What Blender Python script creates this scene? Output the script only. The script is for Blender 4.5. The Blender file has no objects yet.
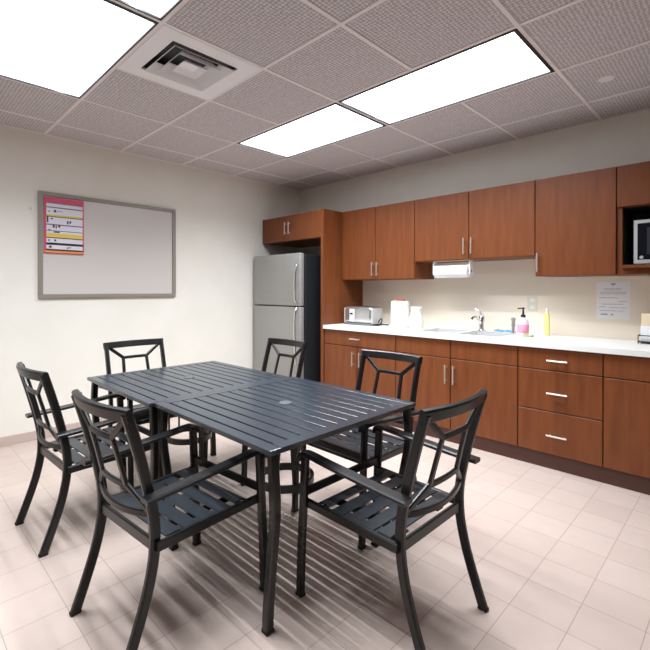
import bpy, bmesh, math
from mathutils import Vector, Matrix
sc = bpy.context.scene
C = sc.collection
PI = math.pi

# ------------------------------------------------------------------ materials
def lin(c):
    return tuple(((v/255)/12.92 if v/255 <= .04045 else ((v/255+.055)/1.055)**2.4) for v in c)

def mat(name, col, rough=.5, metal=0., spec=.5, coat=0., trans=0.):
    m = bpy.data.materials.new(name); m.use_nodes = True
    b = m.node_tree.nodes['Principled BSDF']
    b.inputs['Base Color'].default_value = (*lin(col), 1)
    b.inputs['Roughness'].default_value = rough
    b.inputs['Metallic'].default_value = metal
    b.inputs['Specular IOR Level'].default_value = spec
    b.inputs['Coat Weight'].default_value = coat
    b.inputs['Transmission Weight'].default_value = trans
    return m

def noisy(m, c1, c2, scale=(1, 1, 1), nscale=5., detail=4., bump=0., lo=.35, hi=.65):
    nt = m.node_tree; b = nt.nodes['Principled BSDF']
    tc = nt.nodes.new('ShaderNodeTexCoord'); mp = nt.nodes.new('ShaderNodeMapping')
    mp.inputs['Scale'].default_value = scale
    nz = nt.nodes.new('ShaderNodeTexNoise'); nz.inputs['Scale'].default_value = nscale
    nz.inputs['Detail'].default_value = detail
    rp = nt.nodes.new('ShaderNodeValToRGB')
    rp.color_ramp.elements[0].position = lo; rp.color_ramp.elements[1].position = hi
    rp.color_ramp.elements[0].color = (*lin(c1), 1); rp.color_ramp.elements[1].color = (*lin(c2), 1)
    nt.links.new(tc.outputs['Object'], mp.inputs[0]); nt.links.new(mp.outputs[0], nz.inputs['Vector'])
    nt.links.new(nz.outputs['Fac'], rp.inputs[0]); nt.links.new(rp.outputs[0], b.inputs['Base Color'])
    if bump:
        bp = nt.nodes.new('ShaderNodeBump'); bp.inputs['Strength'].default_value = bump
        bp.inputs['Distance'].default_value = .002
        nt.links.new(nz.outputs['Fac'], bp.inputs['Height']); nt.links.new(bp.outputs[0], b.inputs['Normal'])
    return m

def emis(name, col, strength):
    m = bpy.data.materials.new(name); m.use_nodes = True
    nt = m.node_tree; nt.nodes.clear()
    o = nt.nodes.new('ShaderNodeOutputMaterial'); e = nt.nodes.new('ShaderNodeEmission')
    e.inputs[0].default_value = (*lin(col), 1); e.inputs[1].default_value = strength
    nt.links.new(e.outputs[0], o.inputs[0]); return m

TUBE_L, LENS_L, TUBE_W, LENS_W = 6., 7., 17., 16.
M = {}
M['wall'] = noisy(mat('wall paint', (226, 223, 214), .7, spec=.3), (236, 233, 223), (240, 237, 228), nscale=3, bump=0)
M['wall_far'] = mat('taupe wall paint', (150, 142, 132), .8)
M['wood'] = noisy(mat('cherry veneer', (132, 68, 38), .4, spec=.3), (108, 58, 31), (126, 71, 38), (9, 9, .9), 3., 6., 0, .3, .7)
M['wood_dark'] = mat('dark cherry carcass', (84, 46, 32), .5)
M['kick'] = mat('brown toe kick', (84, 50, 40), .5)
M['counter'] = mat('white laminate', (240, 240, 236), .35)
M['black_metal'] = noisy(mat('black powder coat', (20, 20, 22), .32, spec=.5), (17, 17, 18), (22, 22, 24), nscale=60, lo=.3, hi=.7)
M['table_metal'] = noisy(mat('charcoal powder coat', (32, 38, 46), .25, spec=1.), (34, 42, 51), (41, 50, 60), nscale=40, lo=.3, hi=.7)
M['seat_metal'] = mat('black coat with painted sheen', (34, 39, 45), .34, spec=.6)  # chair black made lighter and bluer: reflection on the seat tops put into colour
M['rubber'] = mat('black rubber', (14, 14, 14), .7)
M['steel'] = noisy(mat('brushed steel', (160, 159, 156), .45, .35), (158, 157, 154), (162, 161, 158), (1, 1, 60), 4)
M['sink'] = mat('satin sink steel', (226, 227, 228), .35, .45)
M['chrome'] = mat('polished steel', (210, 210, 212), .16, 1.)
M['nickel'] = mat('satin nickel', (226, 222, 214), .32, .8)
M['fridge_side'] = mat('dark grey enamel', (36, 37, 40), .45)
M['dark_gap'] = mat('dark gasket', (22, 22, 24), .6)
M['white'] = mat('white plastic', (238, 238, 236), .4)
M['paper'] = mat('white paper', (244, 244, 246), .8)
M['ceramic'] = mat('white ceramic', (244, 243, 240), .2)
M['board'] = mat('whiteboard', (212, 207, 203), .22)
M['board_frame'] = mat('grey bronze frame', (150, 143, 133), .45, .2)
M['pink'] = mat('pink card', (208, 86, 114), .7)
M['strip'] = mat('pale card', (226, 226, 236), .7)
M['yellow'] = mat('yellow card', (238, 206, 92), .7)
M['blue_line'] = mat('slate ink', (70, 76, 110), .7)
M['orange'] = mat('orange card', (236, 150, 74), .7)
M['ink'] = mat('grey ink', (158, 160, 170), .7)
M['ink_dark'] = mat('dark ink', (58, 56, 72), .7)
M['grid'] = mat('ceiling grid paint', (236, 230, 229), .5)
M['vent'] = mat('vent enamel', (244, 243, 245), .45)
M['vent_dark'] = mat('duct interior', (78, 78, 84), .8)
M['light_frame'] = mat('dark light frame', (26, 26, 28), .5)
M['housing'] = mat('grey reflector', (150, 150, 150), .5)
M['tube'] = emis('fluorescent tube', (236, 244, 255), TUBE_L)
M['red'] = mat('red plastic', (178, 70, 52), .5)
M['soap'] = mat('pink soap', (250, 222, 230), .3)
M['soap_label'] = mat('rose label', (242, 158, 186), .5)
M['yel_bottle'] = mat('yellow soap', (236, 231, 150), .35)
M['blue'] = mat('blue cloth', (96, 168, 206), .8)
M['cream'] = mat('cream card', (234, 214, 184), .7)
M['glass_dark'] = mat('dark glass', (18, 20, 26), .12)
M['niche'] = mat('painted niche shade', (20, 16, 15), .6)  # near-black colour holds the shade of the open shelf
M['silver'] = mat('silver plastic', (196, 196, 196), .35, .3)

# lens: clear prismatic acrylic lit from inside
lm = bpy.data.materials.new('lit acrylic lens'); lm.use_nodes = True
nt = lm.node_tree; nt.nodes.clear()
o_ = nt.nodes.new('ShaderNodeOutputMaterial'); mx = nt.nodes.new('ShaderNodeMixShader')
tr = nt.nodes.new('ShaderNodeBsdfTransparent'); em = nt.nodes.new('ShaderNodeEmission')
em.inputs[0].default_value = (*lin((240, 246, 255)), 1); em.inputs[1].default_value = LENS_L
mx.inputs[0].default_value = .25
nt.links.new(tr.outputs[0], mx.inputs[1]); nt.links.new(em.outputs[0], mx.inputs[2]); nt.links.new(mx.outputs[0], o_.inputs[0])
M['lens'] = lm

# floor tiles
fm = mat('floor tile', (224, 205, 197), .36, spec=.4)
nt = fm.node_tree; b = nt.nodes['Principled BSDF']
tc = nt.nodes.new('ShaderNodeTexCoord'); mp = nt.nodes.new('ShaderNodeMapping')
mp.inputs['Location'].default_value = (-3.525+.204*30, 2.10+.204*40, 0)
br = nt.nodes.new('ShaderNodeTexBrick'); br.offset = 0; br.squash = 1
br.inputs['Scale'].default_value = 1; br.inputs['Brick Width'].default_value = .204; br.inputs['Row Height'].default_value = .204
br.inputs['Mortar Size'].default_value = .002; br.inputs['Mortar Smooth'].default_value = .3; br.inputs['Bias'].default_value = 0
br.inputs['Color1'].default_value = (*lin((199, 180, 170)), 1); br.inputs['Color2'].default_value = (*lin((205, 187, 177)), 1)
br.inputs['Mortar'].default_value = (*lin((168, 149, 141)), 1)
nt.links.new(tc.outputs['Object'], mp.inputs[0]); nt.links.new(mp.outputs[0], br.inputs['Vector'])
nz = nt.nodes.new('ShaderNodeTexNoise'); nz.inputs['Scale'].default_value = 9; nz.inputs['Detail'].default_value = 5
mxc = nt.nodes.new('ShaderNodeMix'); mxc.data_type = 'RGBA'; mxc.blend_type = 'MULTIPLY'; mxc.inputs['Factor'].default_value = .12
nt.links.new(tc.outputs['Object'], nz.inputs['Vector']); nt.links.new(br.outputs['Color'], mxc.inputs[6]); nt.links.new(nz.outputs['Fac'], mxc.inputs[7])
nt.links.new(mxc.outputs[2], b.inputs['Base Color'])
M['floor'] = fm

# ceiling tiles: pale mineral board with a fine woven pattern of dimples
cm = mat('ceiling tile', (190, 180, 178), .85, spec=.2)
nt = cm.node_tree; b = nt.nodes['Principled BSDF']
tc = nt.nodes.new('ShaderNodeTexCoord'); sx = nt.nodes.new('ShaderNodeSeparateXYZ')
jn = nt.nodes.new('ShaderNodeTexNoise'); jn.inputs['Scale'].default_value = 45.; jn.inputs['Detail'].default_value = 1.
va = nt.nodes.new('ShaderNodeVectorMath'); va.operation = 'MULTIPLY_ADD'; va.inputs[1].default_value = (.02, .02, 0)
nt.links.new(tc.outputs['Object'], jn.inputs['Vector']); nt.links.new(jn.outputs['Color'], va.inputs[0]); nt.links.new(tc.outputs['Object'], va.inputs[2])
nt.links.new(va.outputs[0], sx.inputs[0])
def mth(op, a, bb=None):
    n = nt.nodes.new('ShaderNodeMath'); n.operation = op
    for i, v in enumerate((a, bb)):
        if v is None: continue
        if isinstance(v, (int, float)): n.inputs[i].default_value = v
        else: nt.links.new(v, n.inputs[i])
    return n.outputs[0]
k = 2*PI/.028
s1 = mth('SINE', mth('MULTIPLY', mth('ADD', sx.outputs[0], sx.outputs[1]), k*.7071))
s2 = mth('SINE', mth('MULTIPLY', mth('SUBTRACT', sx.outputs[0], sx.outputs[1]), k*.7071))
pr_ = mth('MULTIPLY_ADD', mth('MULTIPLY', s1, s2), .5); nt.nodes[-1].inputs[2].default_value = .5
rp = nt.nodes.new('ShaderNodeValToRGB')
rp.color_ramp.elements[0].position = .3; rp.color_ramp.elements[1].position = .62
rp.color_ramp.elements[0].color = (*lin((222, 218, 219)), 1); rp.color_ramp.elements[1].color = (*lin((178, 172, 174)), 1)
nt.links.new(pr_, rp.inputs[0]); nt.links.new(rp.outputs[0], b.inputs['Base Color'])
M['ceiling'] = cm

# ------------------------------------------------------------------ mesh helpers
def box(bm, x0, x1, y0, y1, z0, z1, bev=0., seg=2):
    t = bmesh.new()
    v = [t.verts.new(p) for p in ((x0,y0,z0),(x1,y0,z0),(x1,y1,z0),(x0,y1,z0),(x0,y0,z1),(x1,y0,z1),(x1,y1,z1),(x0,y1,z1))]
    for f in ((0,3,2,1),(4,5,6,7),(0,1,5,4),(1,2,6,5),(2,3,7,6),(3,0,4,7)): t.faces.new([v[i] for i in f])
    if bev: bmesh.ops.bevel(t, geom=t.edges[:], offset=bev, segments=seg, affect='EDGES', profile=.5)
    join(bm, t)

def join(bm, t):
    me = bpy.data.meshes.new('tmp'); t.to_mesh(me); t.free(); bm.from_mesh(me); bpy.data.meshes.remove(me)

def sweep(bm, path, side, w, h, caps=True, closed=False, rnd=.0):
    """rectangular bar (rounded if rnd) along path; w along 'side', h across."""
    path = [Vector(p) for p in path]; n = len(path); side = Vector(side)
    if rnd:
        r = rnd; a, c = w/2, h/2
        prof = [(a-r,-c),(a,-c+r),(a,c-r),(a-r,c),(-a+r,c),(-a,c-r),(-a,-c+r),(-a+r,-c)]
    else:
        a, c = w/2, h/2; prof = [(a,-c),(a,c),(-a,c),(-a,-c)]
    rings = []
    for i, p in enumerate(path):
        if closed: t = path[(i+1) % n]-path[i-1]
        else: t = path[min(i+1, n-1)]-path[max(i-1, 0)]
        t.normalize(); s = (side - t*side.dot(t)).normalized(); q = t.cross(s)
        rings.append([bm.verts.new(p+s*u+q*v) for u, v in prof])
    m = len(prof)
    for i in range(n if closed else n-1):
        A, B = rings[i], rings[(i+1) % n]
        for j in range(m): bm.faces.new((A[j], A[(j+1) % m], B[(j+1) % m], B[j]))
    if caps and not closed:
        bm.faces.new(rings[0][::-1]); bm.faces.new(rings[-1])

def tube(bm, path, r, seg=10, closed=False):
    path = [Vector(p) for p in path]; n = len(path); rings = []
    up = Vector((0, 0, 1)); s = None
    for i, p in enumerate(path):
        t = (path[(i+1) % n]-path[i-1]) if closed else (path[min(i+1, n-1)]-path[max(i-1, 0)])
        t.normalize()
        if s is None: s = t.orthogonal().normalized()
        s = (s-t*s.dot(t)).normalized(); q = t.cross(s)
        rings.append([bm.verts.new(p+(s*math.cos(2*PI*k/seg)+q*math.sin(2*PI*k/seg))*r) for k in range(seg)])
    for i in range(n if closed else n-1):
        A, B = rings[i], rings[(i+1) % n]
        for j in range(seg): bm.faces.new((A[j], A[(j+1) % seg], B[(j+1) % seg], B[j]))
    if not closed: bm.faces.new(rings[0][::-1]); bm.faces.new(rings[-1])

def lathe(bm, prof, c=(0, 0, 0), seg=24):
    rings = []
    for r, z in prof:
        rings.append([bm.verts.new((c[0]+max(r, 1e-4)*math.cos(2*PI*k/seg), c[1]+max(r, 1e-4)*math.sin(2*PI*k/seg), c[2]+z)) for k in range(seg)])
    for A, B in zip(rings, rings[1:]):
        for j in range(seg): bm.faces.new((A[j], A[(j+1) % seg], B[(j+1) % seg], B[j]))
    bm.faces.new(rings[0][::-1]); bm.faces.new(rings[-1])

def catmull(P, n=6):
    P = [Vector(p) for p in P]; Q = [P[0]*2-P[1]]+P+[P[-1]*2-P[-2]]; out = []
    for i in range(1, len(Q)-2):
        for k in range(n):
            t = k/n; a, b_, c, d = Q[i-1:i+3]
            out.append(.5*((2*b_)+(c-a)*t+(2*a-5*b_+4*c-d)*t*t+(3*b_-a-3*c+d)*t**3))
    return out+[P[-1]]

def obj(name, bm, m, parent=None, smooth=False):
    L = Vector((0, 0, 0)); p = parent
    while p is not None: L += p.location; p = p.parent
    if L.length: bmesh.ops.translate(bm, verts=bm.verts[:], vec=-L)
    bmesh.ops.recalc_face_normals(bm, faces=bm.faces[:])
    me = bpy.data.meshes.new(name); bm.to_mesh(me); bm.free()
    me.materials.append(M[m] if isinstance(m, str) else m)
    if smooth:
        for f in me.polygons: f.use_smooth = True
        me.set_sharp_from_angle(angle=math.radians(35))
    o = bpy.data.objects.new(name, me); C.objects.link(o); o.parent = parent
    return o

def tag(o, label, cat, group=None):
    o['label'] = label; o['category'] = cat
    if group: o['group'] = group
    return o

def thing(name, label, cat, loc=(0, 0, 0), group=None):
    o = bpy.data.objects.new(name, None); C.objects.link(o); o.location = loc; o.empty_display_size = .1
    return tag(o, label, cat, group)

def struct(name, bm, m, label, cat):
    o = obj(name, bm, m); o['kind'] = 'structure'; return tag(o, label, cat)

def B(*a, **k):
    bm = bmesh.new(); box(bm, *a, **k); return bm

def copy_tree(root, loc, rz, label):
    r = root.copy(); C.objects.link(r); r.location = loc; r.rotation_euler = (0, 0, rz); r['label'] = label
    for ch in list(root.children):
        c = ch.copy(); C.objects.link(c); c.parent = r
        for g in list(ch.children):
            d = g.copy(); C.objects.link(d); d.parent = c
    return r

# ------------------------------------------------------------------ room shell
H = 2.524; XR, YF = 7.2, -7.2; T = .1
struct('floor', B(-T, XR+T, YF-T, T, -T, 0), 'floor', 'pinkish beige tiled floor with fine grout lines', 'floor')
struct('wall_back', B(-T, XR+T, 0, T, 0, H+.15), 'wall', 'off-white back wall behind the brown cabinets', 'wall')
struct('wall_left', B(-T, 0, YF, 0, 0, H+.15), 'wall', 'off-white left wall carrying the whiteboard', 'wall')
struct('wall_right', B(XR, XR+T, YF, 0, 0, H+.15), 'wall_far', 'plain taupe right wall', 'wall')
struct('wall_front', B(-T, XR+T, YF-T, YF, 0, H+.15), 'wall_far', 'plain taupe front wall', 'wall')
bm = bmesh.new(); box(bm, 0, .011, YF, 0, 0, .076, .003)
struct('baseboard_left', bm, mat('base tile', (198, 180, 171), .45), 'low pinkish tile baseboard along the left wall', 'baseboard')

GX = [0]+[.35+.607*i for i in range(12)]+[XR]
GY = [0]+[-.43-.612*i for i in range(12)]+[YF]
light_cells = set()
for j in (2, 6):            # row index of cells below GY[j]
    pass
# light rows: y from GY[2] to GY[3], and from GY[5] to GY[6]; x from GX[2] to GX[4] and GX[4] to GX[6]
lights = [(2, 2), (4, 2), (2, 5), (4, 5)]
for i, j in lights: light_cells |= {(i, j), (i+1, j)}
vent_cell = (3, 4)
bm = bmesh.new()
for i in range(len(GX)-1):
    for j in range(len(GY)-1):
        if (i, j) in light_cells or (i, j) == vent_cell: continue
        box(bm, GX[i], GX[i+1], GY[j+1], GY[j], H, H+.015)
struct('ceiling', bm, 'ceiling', 'grey patterned drop ceiling tiles', 'ceiling')
bm = bmesh.new(); g = .011
def free_span_x(i, j):   # grid line y = GY[j], segment GX[i]..GX[i+1]
    return True
for xg in GX[1:-1]:
    i = GX.index(xg)
    for j in range(len(GY)-1):
        a, b_ = (i-1, j) in light_cells, (i, j) in light_cells
        if a and b_ and i in (3, 5): continue
        box(bm, xg-g, xg+g, GY[j+1]+(g if j < len(GY)-2 else 0), GY[j]-(g if j else 0), H-.004, H+.001)
for yg in GY[1:-1]: box(bm, 0, XR, yg-g, yg+g, H-.004, H+.001)
box(bm, 0, .02, YF, 0, H-.003, H+.001); box(bm, 0.02, XR, -.02, 0, H-.003, H+.001)
struct('trim_1', bm, 'grid', 'pale metal grid of the drop ceiling', 'ceiling grid')

# ------------------------------------------------------------------ ceiling lights
lab = {(2, 2): 'bright two by four ceiling light nearest the room corner',
       (4, 2): 'bright two by four ceiling light above the base cabinets, right of its twin',
       (2, 5): 'large bright ceiling light beside the air vent at upper left',
       (4, 5): 'bright ceiling light cut by the top edge, beyond the vent'}
for (i, j) in lights:
    x0, x1, y0, y1 = GX[i]+g, GX[i+2]-g, GY[j+1]+g, GY[j]-g
    t = thing('ceiling_light', lab[(i, j)], 'ceiling light', ((x0+x1)/2, (y0+y1)/2, H), 'recessed ceiling lights')
    bm = bmesh.new(); w, w2 = .009, .02
    box(bm, x0, x1, y0, y0+w2, H-.006, H+.012); box(bm, x0, x1, y1-w, y1, H-.006, H+.012)
    box(bm, x0, x0+w, y0+w2, y1-w, H-.006, H+.012); box(bm, x1-w2, x1, y0+w2, y1-w, H-.006, H+.012)
    obj('frame', bm, 'light_frame', t)
    bm = bmesh.new(); h = .11
    box(bm, x0, x1, y0, y1, H+h, H+h+.01); box(bm, x0-.006, x0, y0, y1, H+.012, H+h); box(bm, x1, x1+.006, y0, y1, H+.012, H+h)
    box(bm, x0, x1, y0-.006, y0, H+.012, H+h); box(bm, x0, x1, y1, y1+.006, H+.012, H+h)
    obj('housing', bm, 'housing', t)
    obj('lens', B(x0+w, x1-w2, y0+w2, y1-w, H+.002, H+.006), 'lens', t)
    yc = (y0+y1)/2
    ld = bpy.data.lights.new('lens_light', 'AREA'); ld.shape = 'RECTANGLE'; ld.size = x1-x0-.04; ld.size_y = y1-y0-.04
    ld.energy = LENS_W; ld.spread = math.radians(134); ld.color = (.90, .955, 1.)
    lo = bpy.data.objects.new('lens_light', ld); C.objects.link(lo); lo.parent = t; lo.location = (0, 0, .02)
    for dy in (-.185, .185):
        bm = bmesh.new(); tube(bm, [(x0+.03, yc+dy, H+.06), (x1-.03, yc+dy, H+.06)], .014, 8)
        obj('tube', bm, 'tube', t)
        ld = bpy.data.lights.new('tube_light', 'AREA'); ld.shape = 'RECTANGLE'; ld.size = x1-x0-.06; ld.size_y = .008
        ld.energy = TUBE_W; ld.spread = math.radians(134); ld.color = (.90, .955, 1.)
        lo = bpy.data.objects.new('tube_light', ld); C.objects.link(lo); lo.parent = t
        lo.location = Vector(((x0+x1)/2, yc+dy, H+.045)) - t.location

# air vent
i, j = vent_cell; x0, x1, y0, y1 = GX[i]+g, GX[i+1]-g, GY[j+1]+g, GY[j]-g
xc, yc = (x0+x1)/2, (y0+y1)/2
t = thing('air_vent', 'square white louvred ceiling air vent between the lights', 'air vent', (xc, yc, H))
bm = bmesh.new(); q = .2
box(bm, x0, x1, y0, yc-q, H-.006, H+.006); box(bm, x0, x1, yc+q, y1, H-.006, H+.006)
box(bm, x0, xc-q, yc-q, yc+q, H-.006, H+.006); box(bm, xc+q, x1, yc-q, yc+q, H-.006, H+.006)
obj('face_plate', bm, 'vent', t)
bm = bmesh.new()
box(bm, xc-q-.01, xc+q+.01, yc-q-.01, yc+q+.01, H+.09, H+.1)
for a in ((xc-q-.01, xc-q, yc-q-.01, yc+q+.01), (xc+q, xc+q+.01, yc-q-.01, yc+q+.01), (xc-q, xc+q, yc-q-.01, yc-q), (xc-q, xc+q, yc+q, yc+q+.01)):
    box(bm, *a, H+.006, H+.09)
obj('duct_neck', bm, 'vent_dark', t)
def cone_ring(bm, ro, ri, zo, zi, th=.003):
    rings = []
    for r, z in ((ro, zo), (ri, zi), (ri, zi+th), (ro, zo+th)):
        rings.append([bm.verts.new((xc+sx_*r, yc+sy_*r, z)) for sx_, sy_ in ((-1,-1),(1,-1),(1,1),(-1,1))])
    for a in range(4):
        A, Bq = rings[a], rings[(a+1) % 4]
        for k_ in range(4): bm.faces.new((A[k_], A[(k_+1) % 4], Bq[(k_+1) % 4], Bq[k_]))
for ro, ri in ((.184, .138), (.128, .088)):
    bm = bmesh.new(); cone_ring(bm, ro, ri, H-.02, H+.03); obj('louvre', bm, 'vent', t)
bm = bmesh.new(); cone_ring(bm, .074, .045, H-.018, H+.006); box(bm, xc-.045, xc+.045, yc-.045, yc+.045, H+.005, H+.009)
obj('louvre', bm, 'vent', t)

bm = bmesh.new(); lathe(bm, [(.0, -.006), (.03, -.006), (.042, -.003), (.045, 0)], (3.565, -.728, H))
tag(obj('sprinkler_cover', bm, 'grid', smooth=True), 'small round cover plate in a ceiling tile at upper right', 'sprinkler cover')

# ------------------------------------------------------------------ cabinets
CF, CT, CB = -.624, .871, .836        # cabinet front, counter top / underside
def pull(parent, p, length, vertical, y):
    bm = bmesh.new(); d = length/2; yy = y-.028
    a, b_ = ((p[0], yy, p[1]-d), (p[0], yy, p[1]+d)) if vertical else ((p[0]-d, yy, p[1]), (p[0]+d, yy, p[1]))
    tube(bm, [a, b_], .006, 8)
    for s in (-.72, .72):
        q_ = (p[0], p[1]+s*d) if vertical else (p[0]+s*d, p[1])
        tube(bm, [(q_[0], yy, q_[1]), (q_[0], y, q_[1])], .0045, 6)
    o = obj('handle', bm, 'nickel', parent, True); o['label'] = 'satin metal bar handle'
    return o
def front(name, parent, x0, x1, z0, z1, y, handle=None, gap=.003):
    o = obj(name, B(x0+gap, x1-gap, y, y+.019, z0+gap, z1-gap, bev=.002, seg=1), 'wood', parent)
    if handle: pull(o, handle[:2], handle[2], handle[3], y)
    return o
def carcass(parent, x0, x1, y0, y1, z0, z1, m='wood_dark', top=True, name='body', mid=None):
    bm = bmesh.new(); e = .0006; w = .018
    box(bm, x0+e, x0+w, y0, y1, z0, z1); box(bm, x1-w, x1-e, y0, y1, z0, z1)
    box(bm, x0+w, x1-w, y0, y1, z0, z0+w); box(bm, x0+w, x1-w, y1-.012, y1, z0+w, z1)
    if top: box(bm, x0+w, x1-w, y0, y1, z1-w, z1)
    else: box(bm, x0+w, x1-w, y0, y0+w, z1-.05, z1)
    return obj(name, bm, m, parent)

D1 = .683; KZ = .109; FY = CF; BY = CF+.0195
def base(label, x0, x1):
    t = thing('base_cabinet', label, 'cabinet', ((x0+x1)/2, -.3, 0), 'base cabinets under the white countertop')
    carcass(t, x0, x1, BY, -.002, KZ, CB-.0005, top=False)
    obj('toe_kick', B(x0, x1, -.59, -.57, 0, KZ), 'kick', t)
    return t
XB = [1.052, 1.941, 2.475, 3.004, 3.532, 4.06]
t = base('brown base cabinet beside the refrigerator, under the toaster, one wide drawer over two doors', XB[0], XB[1])
front('drawer', t, XB[0], XB[1], D1, CB-.004, FY, (1.481, .759, .127, False))
front('door', t, XB[0], 1.494, KZ, D1, FY, (1.451, .565, .14, True)); front('door', t, 1.494, XB[1], KZ, D1, FY, (1.537, .565, .14, True))
t = base('brown base cabinet under the sink with two plain panels over two doors', XB[1], XB[3])
front('false_drawer_front', t, XB[1], XB[2], D1, CB-.004, FY); front('false_drawer_front', t, XB[2], XB[3], D1, CB-.004, FY)
front('door', t, XB[1], XB[2], KZ, D1, FY, (2.441, .556, .15, True)); front('door', t, XB[2], XB[3], KZ, D1, FY, (2.51, .556, .15, True))
t = base('brown base cabinet with a bank of three drawers, right of the sink', XB[3], XB[4])
front('drawer', t, XB[3], XB[4], D1, CB-.004, FY, (3.268, .754, .127, False))
front('drawer', t, XB[3], XB[4], .402, D1, FY, (3.268, .531, .127, False)); front('drawer', t, XB[3], XB[4], KZ, .402, FY, (3.266, .243, .127, False))
t = base('brown base cabinet at the right edge, a drawer over a door without visible handles', XB[4], XB[5])
front('drawer', t, XB[4], XB[5], D1, CB-.004, FY, (3.93, .757, .127, False)); front('door', t, XB[4], XB[5], KZ, D1, FY, (4.0, .556, .14, True))

# countertop with sink cut-out
SX0, SX1, SY0, SY1 = 2.07, 2.83, -.52, -.10
bm = bmesh.new(); cx0, cx1, cyf = 1.052, 4.07, -.645
def slab(a, b_, c, d): box(bm, a, b_, c, d, CB, CT)
slab(cx0, SX0, cyf, 0); slab(SX1, cx1, cyf, 0); slab(SX0, SX1, cyf, SY0); slab(SX0, SX1, SY1, 0)
bmesh.ops.remove_doubles(bm, verts=bm.verts[:], dist=1e-5)
tag(obj('countertop', bm, 'counter'), 'long white countertop over the brown base cabinets', 'countertop')

# sink, two bowls
t = thing('kitchen_sink', 'stainless double bowl sink let into the white countertop', 'sink', ((SX0+SX1)/2, (SY0+SY1)/2, CT))
bm = bmesh.new(); e = .018; md = (SX0+SX1)/2
box(bm, SX0-e, SX1+e, SY0-e, SY0+.02, CT+.0003, CT+.004); box(bm, SX0-e, SX1+e, SY1-.05, SY1+e, CT+.0003, CT+.004)
box(bm, SX0-e, SX0+.02, SY0+.02, SY1-.05, CT+.0003, CT+.004); box(bm, SX1-.02, SX1+e, SY0+.02, SY1-.05, CT+.0003, CT+.004)
box(bm, md-.02, md+.02, SY0+.02, SY1-.05, CT+.0003, CT+.004)
obj('rim', bm, 'sink', t)
for a, b_ in ((SX0+.02, md-.02), (md+.02, SX1-.02)):
    bm = bmesh.new(); c, d, z0 = SY0+.02, SY1-.05, CT-.16; w = .002
    box(bm, a, b_, c, d, z0-w, z0); box(bm, a, a+w, c, d, z0, CT); box(bm, b_-w, b_, c, d, z0, CT); box(bm, a, b_, c, c+w, z0, CT); box(bm, a, b_, d-w, d, z0, CT)
    o = obj('bowl', bm, 'sink', t)
    bm = bmesh.new(); lathe(bm, [(0, 0), (.03, .0), (.04, .002), (.04, .0)], ((a+b_)/2, (c+d)/2, z0+.0005)); obj('drain', bm, 'chrome', o, True)
fx, fy = 2.50, -.115
t = thing('faucet', 'chrome single lever faucet at the back of the sink', 'faucet', (fx, fy, CT+.004))
bm = bmesh.new(); lathe(bm, [(.036, 0), (.036, .006), (.022, .012), (.02, .08), (.026, .085), (.026, .12), (.018, .132)], (fx, fy, CT+.004), 16); obj('body', bm, 'chrome', t, True)
bm = bmesh.new(); tube(bm, catmull([(fx, fy-.015, CT+.07), (fx, fy-.08, CT+.12), (fx, fy-.15, CT+.13), (fx, fy-.2, CT+.105)], 5), .011, 10); obj('spout', bm, 'chrome', t, True)
bm = bmesh.new(); tube(bm, [(fx, fy, CT+.13), (fx-.015, fy+.005, CT+.165), (fx-.06, fy+.01, CT+.195)], .009, 8); obj('lever', bm, 'chrome', t, True)
sx_, sy_ = 2.78, -.125
t = thing('sink_sprayer', 'small chrome sprayer standing between faucet and pink soap bottle', 'sprayer', (sx_, sy_, CT+.004))
bm = bmesh.new(); lathe(bm, [(.022, 0), (.022, .006), (.013, .012), (.012, .05)], (sx_, sy_, CT+.004), 14); obj('base', bm, 'chrome', t, True)
bm = bmesh.new(); lathe(bm, [(.012, 0), (.016, .01), (.014, .05), (.019, .06), (.017, .075), (.004, .08)], (sx_, sy_, CT+.054), 14); obj('spray_head', bm, 'steel', t, True)

# upper cabinets
UF, U0, UB, UM = -.35, 2.073, 1.339, 1.4953
XU = [1.052, 1.96, 2.4925, 3.026, 3.549, 4.16]
def upper(label, x0, x1, z0, z1, yf=UF):
    t = thing('upper_cabinet', label, 'cabinet', ((x0+x1)/2, -.17, z0), 'upper cabinets on the back wall')
    carcass(t, x0, x1, yf+.0195, -.002, z0, z1, 'wood'); return t
t = upper('brown two door wall cabinet above the toaster', XU[0], XU[1], UB, U0)
front('door', t, XU[0], 1.503, UB, U0, UF, (1.472, 1.444, .14, True)); front('door', t, 1.503, XU[1], UB, U0, UF, (1.534, 1.444, .14, True))
t = upper('shorter brown two door wall cabinet over the sink and paper towel roll', XU[1]+.001, XU[3]-.001, UM, U0)
front('door', t, XU[1], XU[2], UM, U0, UF, (2.457, 1.607, .137, True)); front('door', t, XU[2], XU[3], UM, U0, UF, (2.524, 1.607, .137, True))
t = upper('brown single door wall cabinet left of the microwave', XU[3]+.001, XU[4]-.001, UB, U0)
front('door', t, XU[3], XU[4], UB, U0, UF, (3.05, 1.442, .143, True))
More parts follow.
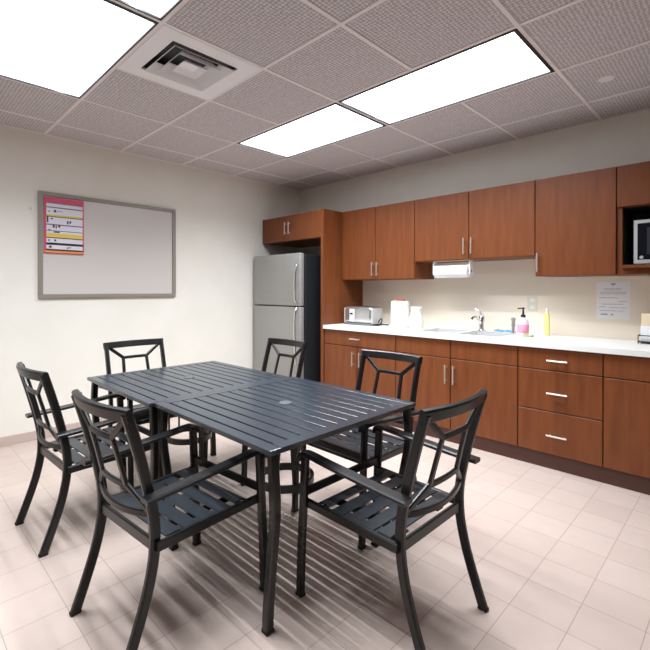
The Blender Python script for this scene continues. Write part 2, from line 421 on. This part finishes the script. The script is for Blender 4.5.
# microwave cabinet
x0, x1 = XU[4], XU[5]; NZ0, NZ1 = 1.386, 1.79
t = thing('microwave_cabinet', 'brown wall cabinet at the right edge with an open microwave shelf', 'cabinet', ((x0+x1)/2, -.17, UB), 'upper cabinets on the back wall')
bm = bmesh.new(); w = .03
box(bm, x0+.001, x0+w, UF+.0195, -.002, UB, U0); box(bm, x1-w, x1, UF+.0195, -.002, UB, U0)
box(bm, x0+w, x1-w, UF+.0195, -.002, U0-.018, U0); box(bm, x0+w, x1-w, UF+.0195, -.002, NZ1+.001, NZ1+.02)
box(bm, x0+w, x1-w, UF+.03, -.012, UB, UB+.018); box(bm, x0+w, x1-w, UF+.0195, UF+.0295, UB, NZ0-.0045)
obj('body', bm, 'wood', t)
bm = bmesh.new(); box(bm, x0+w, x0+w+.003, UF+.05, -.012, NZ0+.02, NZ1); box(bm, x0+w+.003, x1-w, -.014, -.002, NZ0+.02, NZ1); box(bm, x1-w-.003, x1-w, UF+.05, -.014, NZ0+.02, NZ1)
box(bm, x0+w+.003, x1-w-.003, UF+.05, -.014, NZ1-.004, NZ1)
obj('niche_shade', bm, 'niche', t)['label'] = 'black sheets painting the shade inside the open shelf'  # thin sheets over the wood, coloured as the shade in the recess
obj('shelf', B(x0+.02+.011, x1-w-.001, UF-.02, -.012, NZ0-.004, NZ0+.016, bev=.002), 'wood', t)
front('door', t, x0, x1, NZ1+.002, U0, UF)
# microwave
mx0, mx1, mz0, mz1, myf = 3.645, 4.10, NZ0+.022, 1.695, -.345
t = thing('microwave', 'silver microwave with dark door on the open shelf at right', 'microwave', ((mx0+mx1)/2, -.18, NZ0+.016))
obj('body', B(mx0+.004, mx1-.004, myf+.02, -.03, mz0, mz1, bev=.006), 'silver', t)
bm = bmesh.new(); w = .02
box(bm, mx0, mx1, myf, myf+.02, mz0, mz0+.026, .002, 1); box(bm, mx0, mx1, myf, myf+.02, mz1-.022, mz1, .002, 1)
box(bm, mx0, mx0+w, myf, myf+.02, mz0+.026, mz1-.022); box(bm, mx1-w, mx1, myf, myf+.02, mz0+.026, mz1-.022)
obj('front_frame', bm, 'silver', t)
o = obj('door', B(mx0+w, mx1-.12, myf+.004, myf+.02, mz0+.026, mz1-.022), 'glass_dark', t)
obj('window_mesh', B(mx0+.07, mx1-.16, myf+.001, myf+.004, mz0+.06, mz1-.05), mat('window mesh', (44, 46, 54), .3), o)
obj('control_panel', B(mx1-.12, mx1-w, myf+.004, myf+.02, mz0+.026, mz1-.022), 'dark_gap', t)
bm = bmesh.new(); lathe(bm, [(0, 0), (.009, 0), (.011, .002), (.011, .004)], (0, 0, 0), 16)
bmesh.ops.rotate(bm, verts=bm.verts[:], matrix=Matrix.Rotation(-PI/2, 3, 'X')); bmesh.ops.translate(bm, verts=bm.verts[:], vec=(mx0+.042, myf, mz0+.042))
obj('round_badge', bm, 'silver', t, True)
for q_ in ((mx0+.05, -.29), (mx1-.05, -.29), (mx0+.05, -.07), (mx1-.05, -.07)):
    bm = bmesh.new(); lathe(bm, [(.012, 0), (.012, .008)], (q_[0], q_[1], NZ0+.0165), 10); obj('foot', bm, 'rubber', t)

# fridge surround
PF = -.64
t = thing('cabinet_end_panel', 'tall brown side panel between refrigerator and countertop', 'panel', (1.032, -.3, 0))
obj('panel', B(1.014, 1.051, PF, -.001, 0, 2.072, bev=.0015, seg=1), 'wood', t)
t = thing('upper_cabinet', 'small brown two door cabinet above the refrigerator', 'cabinet', (.5, -.3, 1.78), 'upper cabinets on the back wall')
carcass(t, .004, 1.0135, -.6005, -.002, 1.78, 2.072, 'wood')
front('door', t, .004, .474, 1.78, 2.072, -.62, (.442, 1.925, .14, True)); front('door', t, .474, 1.0135, 1.78, 2.072, -.62, (.508, 1.925, .14, True))

# refrigerator
fx0, fx1, fy0 = .045, .85, -.78
t = thing('refrigerator', 'steel top-freezer refrigerator with dark sides in the corner', 'refrigerator', ((fx0+fx1)/2, -.42, 0))
obj('cabinet', B(fx0+.004, fx1-.004, fy0+.075, -.06, .03, 1.612, bev=.008), 'fridge_side', t)
obj('gasket', B(fx0+.015, fx1-.015, fy0+.062, fy0+.076, .06, 1.61), 'dark_gap', t)
obj('toe_grille', B(fx0+.02, fx1-.02, fy0+.05, fy0+.09, 0.0, .055), 'dark_gap', t)
for nm, z0, z1, hz0, hz1 in (('freezer_door', 1.062, 1.622, 1.11, 1.50), ('refrigerator_door', .06, 1.052, .45, 1.03)):
    o = obj(nm, B(fx0, fx1, fy0, fy0+.062, z0, z1, bev=.012, seg=3), 'steel', t, True)
    bm = bmesh.new(); hx = fx1-.035
    if nm[0] == 'f': P = [(hx, fy0, hz0-.02), (hx, fy0-.03, hz0+.0), (hx, fy0-.042, hz0+.06), (hx, fy0-.045, (hz0+hz1)/2), (hx, fy0-.03, hz1-.03), (hx, fy0, hz1)]
    else: P = [(hx, fy0, hz0), (hx, fy0-.03, hz0+.03), (hx, fy0-.045, (hz0+hz1)/2), (hx, fy0-.042, hz1-.06), (hx, fy0-.03, hz1), (hx, fy0, hz1+.015)]
    sweep(bm, catmull(P, 5), (1, 0, 0), .024, .014, rnd=.004); obj('handle', bm, 'chrome', o, True)
for q_ in (fx0+.05, fx1-.05):
    bm = bmesh.new(); lathe(bm, [(.02, 0), (.02, .03)], (q_, -.12, 0), 12); obj('foot', bm, 'rubber', t)

# ------------------------------------------------------------------ things on the counter
# toaster
tx0, tx1, ty0, ty1 = 1.115, 1.50, -.40, -.22
t = thing('toaster', 'small chrome toaster on the counter by the side panel', 'toaster', ((tx0+tx1)/2, -.31, CT))
bm = bmesh.new(); box(bm, tx0+.008, tx1-.008, ty0, ty1, CT+.018, CT+.19, .03, 4); obj('shell', bm, mat('toaster steel', (206, 206, 206), .24, .85), t, True)
obj('base', B(tx0+.01, tx1-.01, ty0-.004, ty1+.004, CT, CT+.022, bev=.006), mat('grey plastic', (110, 110, 112), .5), t)
for a in (tx0, tx1-.022): obj('end_cap', B(a, a+.022, ty0+.006, ty1-.006, CT+.02, CT+.175, bev=.01, seg=3), 'silver', t, True)
bm = bmesh.new(); box(bm, tx0+.05, tx1-.05, -.365, -.335, CT+.1895, CT+.192); box(bm, tx0+.05, tx1-.05, -.285, -.255, CT+.1895, CT+.192); obj('slots', bm, 'dark_gap', t)
bm = bmesh.new(); box(bm, tx0+.09, tx0+.155, ty0-.006, ty0, CT+.035, CT+.165, .002, 1); o = obj('control_strip', bm, 'white', t)
obj('lever', B(tx0+.108, tx0+.138, ty0-.022, ty0-.006, CT+.11, CT+.125, bev=.003), 'dark_gap', o)
bm = bmesh.new(); tube(bm, catmull([(tx1, -.30, CT+.03), (tx1+.04, -.31, CT+.07), (tx1+.07, -.33, CT+.06), (tx1+.06, -.36, CT+.012), (tx1+.0, -.37, CT+.01), (tx1+.05, -.34, CT+.018), (tx1+.1, -.26, CT+.012)], 6), .006, 8)
obj('power_cord', bm, 'dark_gap', t, True)
# canister
cx, cy = 1.765, -.30
t = thing('canister', 'tall white canister with a red lid piece, left of the white vase', 'canister', (cx, cy, CT))
bm = bmesh.new(); lathe(bm, [(.083, 0), (.09, .006), (.09, .232), (.084, .24), (0, .241)], (cx, cy, CT)); obj('body', bm, 'ceramic', t, True)
bm = bmesh.new(); lathe(bm, [(.086, .0), (.086, .008), (.08, .014), (0, .015)], (cx, cy, CT+.2412)); obj('lid', bm, 'white', t, True)
obj('lid_handle', B(cx-.045, cx+.055, cy-.014, cy+.014, CT+.256, CT+.274, bev=.004), 'red', t)['label'] = 'red handle on the lid'
# vase
cx, cy = 1.965, -.33
bm = bmesh.new(); lathe(bm, [(.05, 0), (.062, .02), (.07, .06), (.066, .1), (.05, .14), (.044, .17), (.054, .205), (.05, .205), (.04, .17), (.044, .14), (.02, .1), (0, .05)], (cx, cy, CT))
tag(obj('vase', bm, 'ceramic', smooth=True), 'white waisted vase between canister and sink', 'vase')
# paper towels under the cabinet
t = thing('paper_towel_holder', 'white bracket holding a paper towel roll under the cabinet', 'holder', (2.3, -.22, UM))
rz, ry = 1.398, -.285
for a in (2.137, 2.482): obj('bracket', B(a-.006, a+.006, ry-.03, ry+.03, rz-.03, UM-.002, bev=.003), 'white', t)
bm = bmesh.new(); tube(bm, [(2.131, ry, rz), (2.488, ry, rz)], .012, 10); obj('rod', bm, 'dark_gap', t, True)
obj('mount', B(2.131, 2.488, ry-.02, ry+.02, UM-.006, UM-.0005), 'white', t)
bm = bmesh.new()
ring = []
for x_, r_ in ((2.15, .021), (2.15, .056), (2.468, .056), (2.468, .021)):
    ring.append([bm.verts.new((x_, ry+r_*math.cos(2*PI*k_/28), rz+r_*math.sin(2*PI*k_/28))) for k_ in range(28)])
for a in range(4):
    for k_ in range(28): bm.faces.new((ring[a][k_], ring[a][(k_+1) % 28], ring[(a+1) % 4][(k_+1) % 28], ring[(a+1) % 4][k_]))
tag(obj('paper_towel_roll', bm, 'paper', smooth=True), 'white roll of paper towels hanging under the cabinet above the sink', 'paper towels')
# soap bottle
cx, cy = 2.905, -.25
t = thing('soap_bottle', 'pink hand soap bottle with a black pump right of the sink', 'soap bottle', (cx, cy, CT))
bm = bmesh.new(); lathe(bm, [(.036, 0), (.042, .006), (.042, .105), (.034, .125), (.016, .137), (.016, .146), (0, .147)], (cx, cy, CT), 20); o = obj('bottle', bm, 'soap', t, True)
bm = bmesh.new(); lathe(bm, [(.0425, .025), (.0432, .026), (.0432, .09), (.0425, .091)], (cx, cy, CT), 20); obj('label_band', bm, 'soap_label', o, True)
bm = bmesh.new(); lathe(bm, [(.017, .147), (.018, .165), (.008, .17), (.006, .212), (.011, .214), (.011, .224), (0, .225)], (cx, cy, CT), 14)
tube(bm, [(cx, cy, CT+.219), (cx-.035, cy-.02, CT+.216)], .005, 8); obj('pump', bm, 'dark_gap', t, True)
# yellow bottle
cx, cy = 3.042, -.12
t = thing('dish_soap_bottle', 'slim pale yellow bottle against the wall, right of the pink soap', 'bottle', (cx, cy, CT))
bm = bmesh.new(); lathe(bm, [(.016, 0), (.019, .006), (.019, .16), (.012, .185), (.01, .19), (0, .191)], (cx, cy, CT), 18)
bmesh.ops.scale(bm, verts=bm.verts[:], vec=(1.1, .7, 1), space=Matrix.Translation((-cx, -cy, 0))); obj('bottle', bm, 'yel_bottle', t, True)
bm = bmesh.new(); lathe(bm, [(.011, .191), (.011, .21), (.005, .218), (0, .219)], (cx, cy, CT), 12); obj('cap', bm, 'white', t, True)
# dish, cloth
bm = bmesh.new(); N_ = 14
grid_ = [[bm.verts.new((2.59+.17*a/N_, -.075+.05*b_/6+.004*math.sin(a), CT+.006+.006*math.sin(a*.9)*math.sin(b_*1.3)+.007)) for b_ in range(7)] for a in range(N_+1)]
for a in range(N_):
    for b_ in range(6): bm.faces.new((grid_[a][b_], grid_[a+1][b_], grid_[a+1][b_+1], grid_[a][b_+1]))
o = tag(obj('dish_cloth', bm, 'blue', smooth=True), 'blue dish cloth lying behind the sink', 'cloth')
sm = o.modifiers.new('thick', 'SOLIDIFY'); sm.thickness = .007; sm.offset = -1
bm = bmesh.new(); box(bm, 2.925, 3.0, -.33, -.29, CT, CT+.016, .005, 2)
tag(obj('sponge', bm, mat('green sponge', (166, 178, 128), .9), smooth=True), 'small flat sponge in front of the pink soap bottle', 'sponge')
# wire caddy with filters
t = thing('wire_caddy', 'black wire caddy at the right end of the counter', 'caddy', (3.76, -.14, CT))
bm = bmesh.new(); a, b_, c, d = 3.65, 3.85, -.21, -.07
for z_ in (.012, .055): tube(bm, [(a, c, CT+z_), (b_, c, CT+z_), (b_, d, CT+z_), (a, d, CT+z_)], .0035, 6, True)
for p in ((a, c), (b_, c), (b_, d), (a, d), ((a+b_)/2, c), ((a+b_)/2, d)): tube(bm, [(p[0], p[1], CT), (p[0], p[1], CT+.055)], .003, 6)
obj('wire_basket', bm, 'dark_gap', t)
obj('tray', B(a, b_, c, d, CT+.008, CT+.013), 'dark_gap', t)
t = thing('packet', 'cream and white packet standing in the black wire caddy', 'packet', (3.76, -.14, CT+.013))
obj('sleeve', B(3.66, 3.835, -.19, -.09, CT+.0135, CT+.12, bev=.004), 'paper', t)
obj('contents', B(3.664, 3.831, -.186, -.094, CT+.12, CT+.205, bev=.003), 'cream', t)['label'] = 'cream coloured stack showing above the sleeve'
# outlet
t = thing('wall_outlet', 'pale outlet plate on the wall above the pink soap bottle', 'outlet', (2.89, 0, 1.12))
obj('plate', B(2.85, 2.93, -.006, -.0017, 1.06, 1.18, bev=.002, seg=1), mat('outlet plate', (226, 222, 202), .5), t)
for z_ in (1.09, 1.15): obj('socket', B(2.872, 2.908, -.008, -.006, z_-.015, z_+.015), 'white', t)
# backsplash area: thin cream sheet added over the back wall
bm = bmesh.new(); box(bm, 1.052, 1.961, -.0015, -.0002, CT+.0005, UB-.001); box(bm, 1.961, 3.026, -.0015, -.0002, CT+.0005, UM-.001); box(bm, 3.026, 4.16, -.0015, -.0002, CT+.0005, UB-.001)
tag(obj('backsplash', bm, mat('thin cream sheet', (243, 232, 215), .4)), 'cream sheet on the backsplash wall between countertop and upper cabinets', 'backsplash')
# wall notice
t = thing('paper_notice', 'white paper notice taped to the wall below the right hand cabinets', 'notice', (3.465, 0, 1.02))
obj('sheet', B(3.357, 3.572, -.003, -.0017, 1.02, 1.296), 'paper', t)
bm = bmesh.new(); yl = -.0034
def bar(x0, x1, z0, z1): box(bm, x0, x1, yl, yl+.0006, z0, z1)
bmv = [bm.verts.new(p) for p in ((3.445, yl, 1.285), (3.485, yl, 1.285), (3.465, yl, 1.266))]; bm.faces.new(bmv)
for z_, a, b_ in ((1.245, 3.405, 3.525), (1.236, 3.415, 3.51), (1.219, 3.385, 3.545), (1.207, 3.38, 3.55), (1.178, 3.375, 3.50), (1.15, 3.50, 3.555), (1.13, 3.39, 3.53), (1.108, 3.375, 3.42), (1.104, 3.44, 3.55), (1.08, 3.38, 3.54)):
    x_ = a; n_ = 0
    while x_ < b_:
        w = .006+.009*((n_*7+int(z_*1000)*3) % 5)/4; bar(x_, min(x_+w, b_), z_-.0018, z_+.0018); x_ += w+.003; n_ += 1
bar(3.385, 3.43, 1.048, 1.057); bar(3.45, 3.466, 1.046, 1.056)
obj('printed_text', bm, 'ink', t)

# ------------------------------------------------------------------ whiteboard and pocket chart on left wall
b0, b1, z0, z1 = -2.9254, -1.7313, 1.1614, 2.0475
t = thing('whiteboard', 'large whiteboard in a grey-brown frame on the left wall', 'whiteboard', (0, (b0+b1)/2, z0))
obj('panel', B(.001, .012, b0+.02, b1-.02, z0+.02, z1-.02), 'board', t)
bm = bmesh.new(); w = .034
box(bm, .001, .024, b0, b1, z1-w, z1, .003, 1); box(bm, .001, .024, b0, b1, z0, z0+w, .003, 1)
box(bm, .001, .024, b0, b0+w, z0+w, z1-w); box(bm, .001, .024, b1-w, b1, z0+w, z1-w)
obj('frame', bm, 'board_frame', t)
c0, c1, d0, d1 = -2.885, -2.585, 1.54, 2.004
t = thing('pocket_chart', 'pink bordered schedule chart with white strips on the whiteboard corner', 'chart', (.0125, (c0+c1)/2, d0))
def cz(p): return d1-(p-62)/(585-62)*(d1-d0)
def cyy(p): return c0+(p-75)/(440-75)*(c1-c0)
obj('backing', B(.0125, .0255, c0, c1, d0, d1), 'pink', t)
def strip(p0, p1, m, q0=95, q1=428, name='strip'): return obj(name, B(.0256, .0275, cyy(q0), cyy(q1), cz(p1), cz(p0)), m, t)
for p0, p1 in ((112, 150), (160, 222), (246, 312), (322, 372), (378, 398), (446, 500), (510, 560)): strip(p0, p1, 'strip')
for p0, p1 in ((222, 238), (398, 436), (488, 500), (548, 560)): strip(p0, p1, 'yellow', name='yellow_strip')
strip(562, 580, 'orange', 80, 435, 'orange_strip')
for p in (116, 156, 242, 317, 375, 441, 505): strip(p-3, p+3, 'blue_line', name='divider')
bm = bmesh.new()
def sq(q0, q1, p0, p1): box(bm, .0276, .0282, cyy(q0), cyy(q1), cz(p1), cz(p0))
for a in ((160, 182, 178, 200), (130, 155, 256, 262), (135, 150, 262, 268), (280, 292, 270, 300), (296, 302, 272, 302), (306, 318, 268, 292), (112, 124, 458, 474), (165, 182, 456, 474), (118, 140, 518, 536), (280, 292, 524, 540), (298, 316, 522, 530), (98, 112, 240, 300), (150, 168, 322, 346), (176, 188, 326, 350), (200, 218, 322, 340), (112, 130, 362, 370), (160, 214, 380, 392), (108, 130, 190, 197), (190, 240, 186, 190)): sq(*a)
obj('handwriting', bm, 'ink_dark', t)
t = thing('wall_hook', 'tiny metal hook on the left wall beside the whiteboard', 'hook', (0, -2.975, 1.88))
obj('plate', B(0, .004, -2.983, -2.967, 1.88, 1.91, bev=.001, seg=1), 'white', t)
bm = bmesh.new(); tube(bm, catmull([(.003, -2.975, 1.9), (.02, -2.975, 1.896), (.026, -2.975, 1.886), (.02, -2.975, 1.876)], 4), .003, 6); obj('prong', bm, 'nickel', t, True)

# ------------------------------------------------------------------ tables
TZ = .69; HF = .447
def make_table(name, label):
    t = thing(name, label, 'table', (0, 0, 0), 'square slatted metal tables pushed together')
    bm = bmesh.new(); rim = .05; th = .019
    box(bm, -HF, HF, -HF, -HF+rim, TZ-th, TZ, .003, 2); box(bm, -HF, HF, HF-rim, HF, TZ-th, TZ, .003, 2)
    box(bm, -HF, -HF+rim, -HF+rim, HF-rim, TZ-th, TZ); box(bm, HF-rim, HF, -HF+rim, HF-rim, TZ-th, TZ)
    n = 12; gap = .0095; span = 2*(HF-rim); w = (span-gap*(n+1))/n
    for k_ in range(n):
        y_ = -HF+rim+gap+k_*(w+gap)
        box(bm, -HF+rim-.004, HF-rim+.004, y_, y_+w, TZ-.010, TZ-.001, .0015, 1)
    for x_ in (-.2, .2): box(bm, x_-.018, x_+.018, -HF+rim, HF-rim, TZ-.022, TZ-.0102)
    obj('tabletop', bm, 'table_metal', t)
    bm = bmesh.new(); q_ = HF-.07
    for a in ((-q_, q_, -q_, -q_+.016), (-q_, q_, q_-.016, q_), (-q_, -q_+.016, -q_+.016, q_-.016), (q_-.016, q_, -q_+.016, q_-.016)):
        box(bm, *a, TZ-.05, TZ-.0225)
    obj('apron', bm, 'table_metal', t)
    bm = bmesh.new(); lathe(bm, [(.0, 0), (.018, 0), (.03, .002), (.032, .0), (.032, -.02), (0, -.02)], (0, 0, TZ+.001), 20)
    obj('umbrella_hole_cap', bm, mat('grey plug', (74, 79, 84), .4), t, True)['label'] = 'grey plug over the umbrella hole'
    for sx in (-1, 1):
        for sy in (-1, 1):
            P = [(.415, .41, TZ-.02), (.424, .412, .56), (.424, .408, .47), (.404, .40, .35), (.384, .395, .22), (.368, .392, .1), (.361, .39, .012)]
            bm = bmesh.new(); sweep(bm, catmull([(sx*rx, sy*ry, z) for rx, ry, z in P], 5), (1, 0, 0), .034, .034, rnd=.005)
            l = obj('leg', bm, 'black_metal', t, True)
            obj('foot_cap', B(sx*.361-.0175, sx*.361+.0175, sy*.39-.0175, sy*.39+.0175, 0, .016, bev=.003), 'rubber', l)
    bm = bmesh.new(); R_ = .13; z_ = .33
    sweep(bm, [(R_*math.cos(2*PI*k_/40), R_*math.sin(2*PI*k_/40), z_) for k_ in range(40)], (0, 0, 1), .032, .016, closed=True)
    for u in ((R_, 0), (-R_, 0), (0, R_), (0, -R_)): tube(bm, [(*u, z_), (*u, TZ-.0225)], .006, 8)
    obj('umbrella_ring', bm, 'black_metal', t)
    return t
tb = make_table('patio_table', 'square charcoal slatted metal table on the right, nearest the kitchen drawers')
tb.location = (2.598, -2.463, 0)
copy_tree(tb, (1.703, -2.487, 0), 0, 'square charcoal slatted metal table on the left, nearest the whiteboard wall')

# ------------------------------------------------------------------ chairs
postP = catmull([(-.297, .006), (-.262, .12), (-.226, .24), (-.203, .34), (-.198, .42), (-.212, .53), (-.243, .66), (-.275, .77), (-.297, .85)], 5) if False else None
def cat2(P, n=5): return [(v.x, v.y) for v in catmull([(a, b_, 0) for a, b_ in P], n)]
POST = cat2([(-.297, .008), (-.261, .105), (-.226, .21), (-.205, .3), (-.197, .37), (-.198, .44), (-.212, .53), (-.243, .66), (-.273, .77), (-.293, .836)])
def post_y(z):
    for (y0, z0), (y1, z1) in zip(POST, POST[1:]):
        if z0 <= z <= z1: return y0+(y1-y0)*(z-z0)/(z1-z0)
    return POST[-1][0] if z > .8 else POST[0][0]
PX, AX = .203, .243
def make_chair(label):
    t = thing('patio_armchair', label, 'chair', (0, 0, 0), 'black metal armchairs around the tables')
    for s in (-1, 1):
        bm = bmesh.new(); sweep(bm, [(s*PX, y, z) for y, z in POST], (1, 0, 0), .024, .036, rnd=.006)
        l = obj('rear_leg', bm, 'black_metal', t, True)
        obj('foot_cap', B(s*PX-.0125, s*PX+.0125, -.297-.019, -.297+.018, 0, .012, bev=.003), 'rubber', l)
        bm = bmesh.new(); sweep(bm, [(s*AX, .262, .01), (s*(AX-.001), .256, .2), (s*(AX-.003), .246, .40), (s*(AX-.004), .238, .566)], (1, 0, 0), .026, .036, rnd=.006)
        l = obj('front_leg', bm, 'black_metal', t, True)
        obj('foot_cap', B(s*AX-.0135, s*AX+.0135, .262-.0185, .262+.0185, 0, .012, bev=.003), 'rubber', l)
        bm = bmesh.new()
        P = catmull([(s*AX, -.255, .552), (s*AX, -.1, .560), (s*AX, .1, .573), (s*AX, .215, .582), (s*AX, .25, .574), (s*AX, .262, .55)], 5)
        sweep(bm, P, (1, 0, 0), .048, .018, rnd=.005)
        obj('armrest', bm, 'black_metal', t, True)
    # seat frame
    bm = bmesh.new()
    for s in (-1, 1): sweep(bm, [(s*.222, -.20, .372), (s*.228, .24, .378)], (1, 0, 0), .018, .034, rnd=.004)
    sweep(bm, [(-.195, -.198, .370), (.195, -.198, .370)], (0, 1, 0), .016, .042, rnd=.004)
    sweep(bm, [(-.235, .244, .422), (.235, .244, .422)], (0, 1, 0), .016, .034, rnd=.004)
    for x_ in (-.12, .12): box(bm, x_-.02, x_+.02, -.16, .19, .366, .372)
    sweep(bm, [(-.22, .18, .365), (.22, .18, .365)], (0, 1, 0), .016, .02, rnd=.004)
    obj('seat_frame', bm, 'black_metal', t, True)
    # seat slats
    bm = bmesh.new(); y_ = -.163; n = 5; gap = .014; w = (.208-y_-.016-gap*(n-1))/n
    for k_ in range(n):
        a, b_ = y_+k_*(w+gap), y_+k_*(w+gap)+w
        z0 = .394-.010*math.sin(PI*(k_+.5)/n); z1 = z0
        if k_ == n-1:
            sweep(bm, [(0, a, .392), (0, a+w*.5, .395), (0, a+w*.8, .391), (0, b_+.004, .381), (0, b_+.008, .37)], (1, 0, 0), .426, .006)
        else: box(bm, -.213, .213, a, b_, z0-.005, z0+.001, .002, 1)
    for x_, hw in ((-.193, .02), (0, .028), (.193, .02)): box(bm, x_-hw, x_+hw, -.15, .12, .3795, .3835)
    obj('seat', bm, 'seat_metal', t)
    # back: bowed top rail, bowed bottom rail and lattice
    def bk(x, z, b=.03): return (x, post_y(z)-b*max(-.1, 1-(x/.2)**2), z)
    xt = [-.217+.434*k_/14 for k_ in range(15)]
    xs = [-.197+.394*k_/12 for k_ in range(13)]
    bm = bmesh.new(); sweep(bm, [bk(x, .829) for x in xt], (0, -.25, 1), .046, .026, rnd=.006)
    obj('top_rail', bm, 'black_metal', t, True)
    bm = bmesh.new()
    sweep(bm, [bk(x, .478-.012*(1-(x/.2)**2), .04) for x in xs], (0, 0, 1), .024, .014, rnd=.003)
    xi = [-.085+.17*k_/8 for k_ in range(9)]
    sweep(bm, [bk(x, .733) for x in xi], (0, 0, 1), .022, .014, rnd=.004)
    sweep(bm, [bk(x*1.1, .558) for x in xi], (0, 0, 1), .022, .014, rnd=.004)
    for s in (-1, 1):
        sweep(bm, [bk(s*.185, .815), bk(s*.135, .774), bk(s*.083, .731)], (0, 1, 0), .014, .023, rnd=.004)
        sweep(bm, [bk(s*.085, .738), bk(s*.088, .65), bk(s*.0935, .552)], (0, 1, 0), .014, .022, rnd=.004)
        sweep(bm, [bk(s*.093, .561), bk(s*.14, .522), bk(s*.188, .484, .04)], (0, 1, 0), .014, .023, rnd=.004)
    obj('back_lattice', bm, 'black_metal', t, True)
    return t
poses = [
 ((3.165, -2.400), 1.562, 'black metal armchair at the right end of the tables, nearest the drawer bank'),
 ((2.545, -3.000), .075, 'black metal armchair in the foreground, tucked under the near side of the right table'),
 ((1.643, -3.015), .043, 'black metal armchair on the near side at far left, against the white wall'),
 ((2.632, -1.954), 3.133, 'black metal armchair behind the tables, its back before the base cabinet doors'),
 ((1.674, -1.959), 3.132, 'black metal armchair behind the tables, its back in front of the refrigerator'),
 ((1.182, -2.495), -1.577, 'black metal armchair at the left end of the tables, below the whiteboard'),
]
ch = make_chair(poses[0][2]); ch.location = (*poses[0][0], 0); ch.rotation_euler = (0, 0, poses[0][1])
for p, a, l in poses[1:]: copy_tree(ch, (*p, 0), a, l)

# ------------------------------------------------------------------ camera
yaw, pitch, roll = -.7753, -.0035, .0012
fw = Vector((math.sin(yaw), math.cos(yaw), 0)); rt = Vector((math.cos(yaw), -math.sin(yaw), 0)); up = Vector((0, 0, 1))
fw, up = math.cos(pitch)*fw+math.sin(pitch)*up, math.cos(pitch)*up-math.sin(pitch)*fw
rt, up = math.cos(roll)*rt+math.sin(roll)*up, math.cos(roll)*up-math.sin(roll)*rt
cd = bpy.data.cameras.new('camera'); co = bpy.data.objects.new('camera', cd); C.objects.link(co)
m = Matrix((rt, up, -fw)).transposed().to_4x4(); m.translation = (4.2005, -3.8271, 1.2357); co.matrix_world = m
cd.sensor_width = 36; cd.sensor_fit = 'HORIZONTAL'; cd.lens = 434.84/650*36; cd.shift_y = -(325-291.18)/650; cd.clip_start = .02
sc.camera = co
w = bpy.data.worlds.new('world'); sc.world = w; w.use_nodes = True
w.node_tree.nodes['Background'].inputs[0].default_value = (0, 0, 0, 1)
sc.view_settings.view_transform = 'Standard'; sc.view_settings.look = 'None'; sc.view_settings.gamma = 1
sc.view_settings.use_curve_mapping = False
sc.view_settings.exposure = .28
sc.cycles.max_bounces = 12; sc.cycles.diffuse_bounces = 8
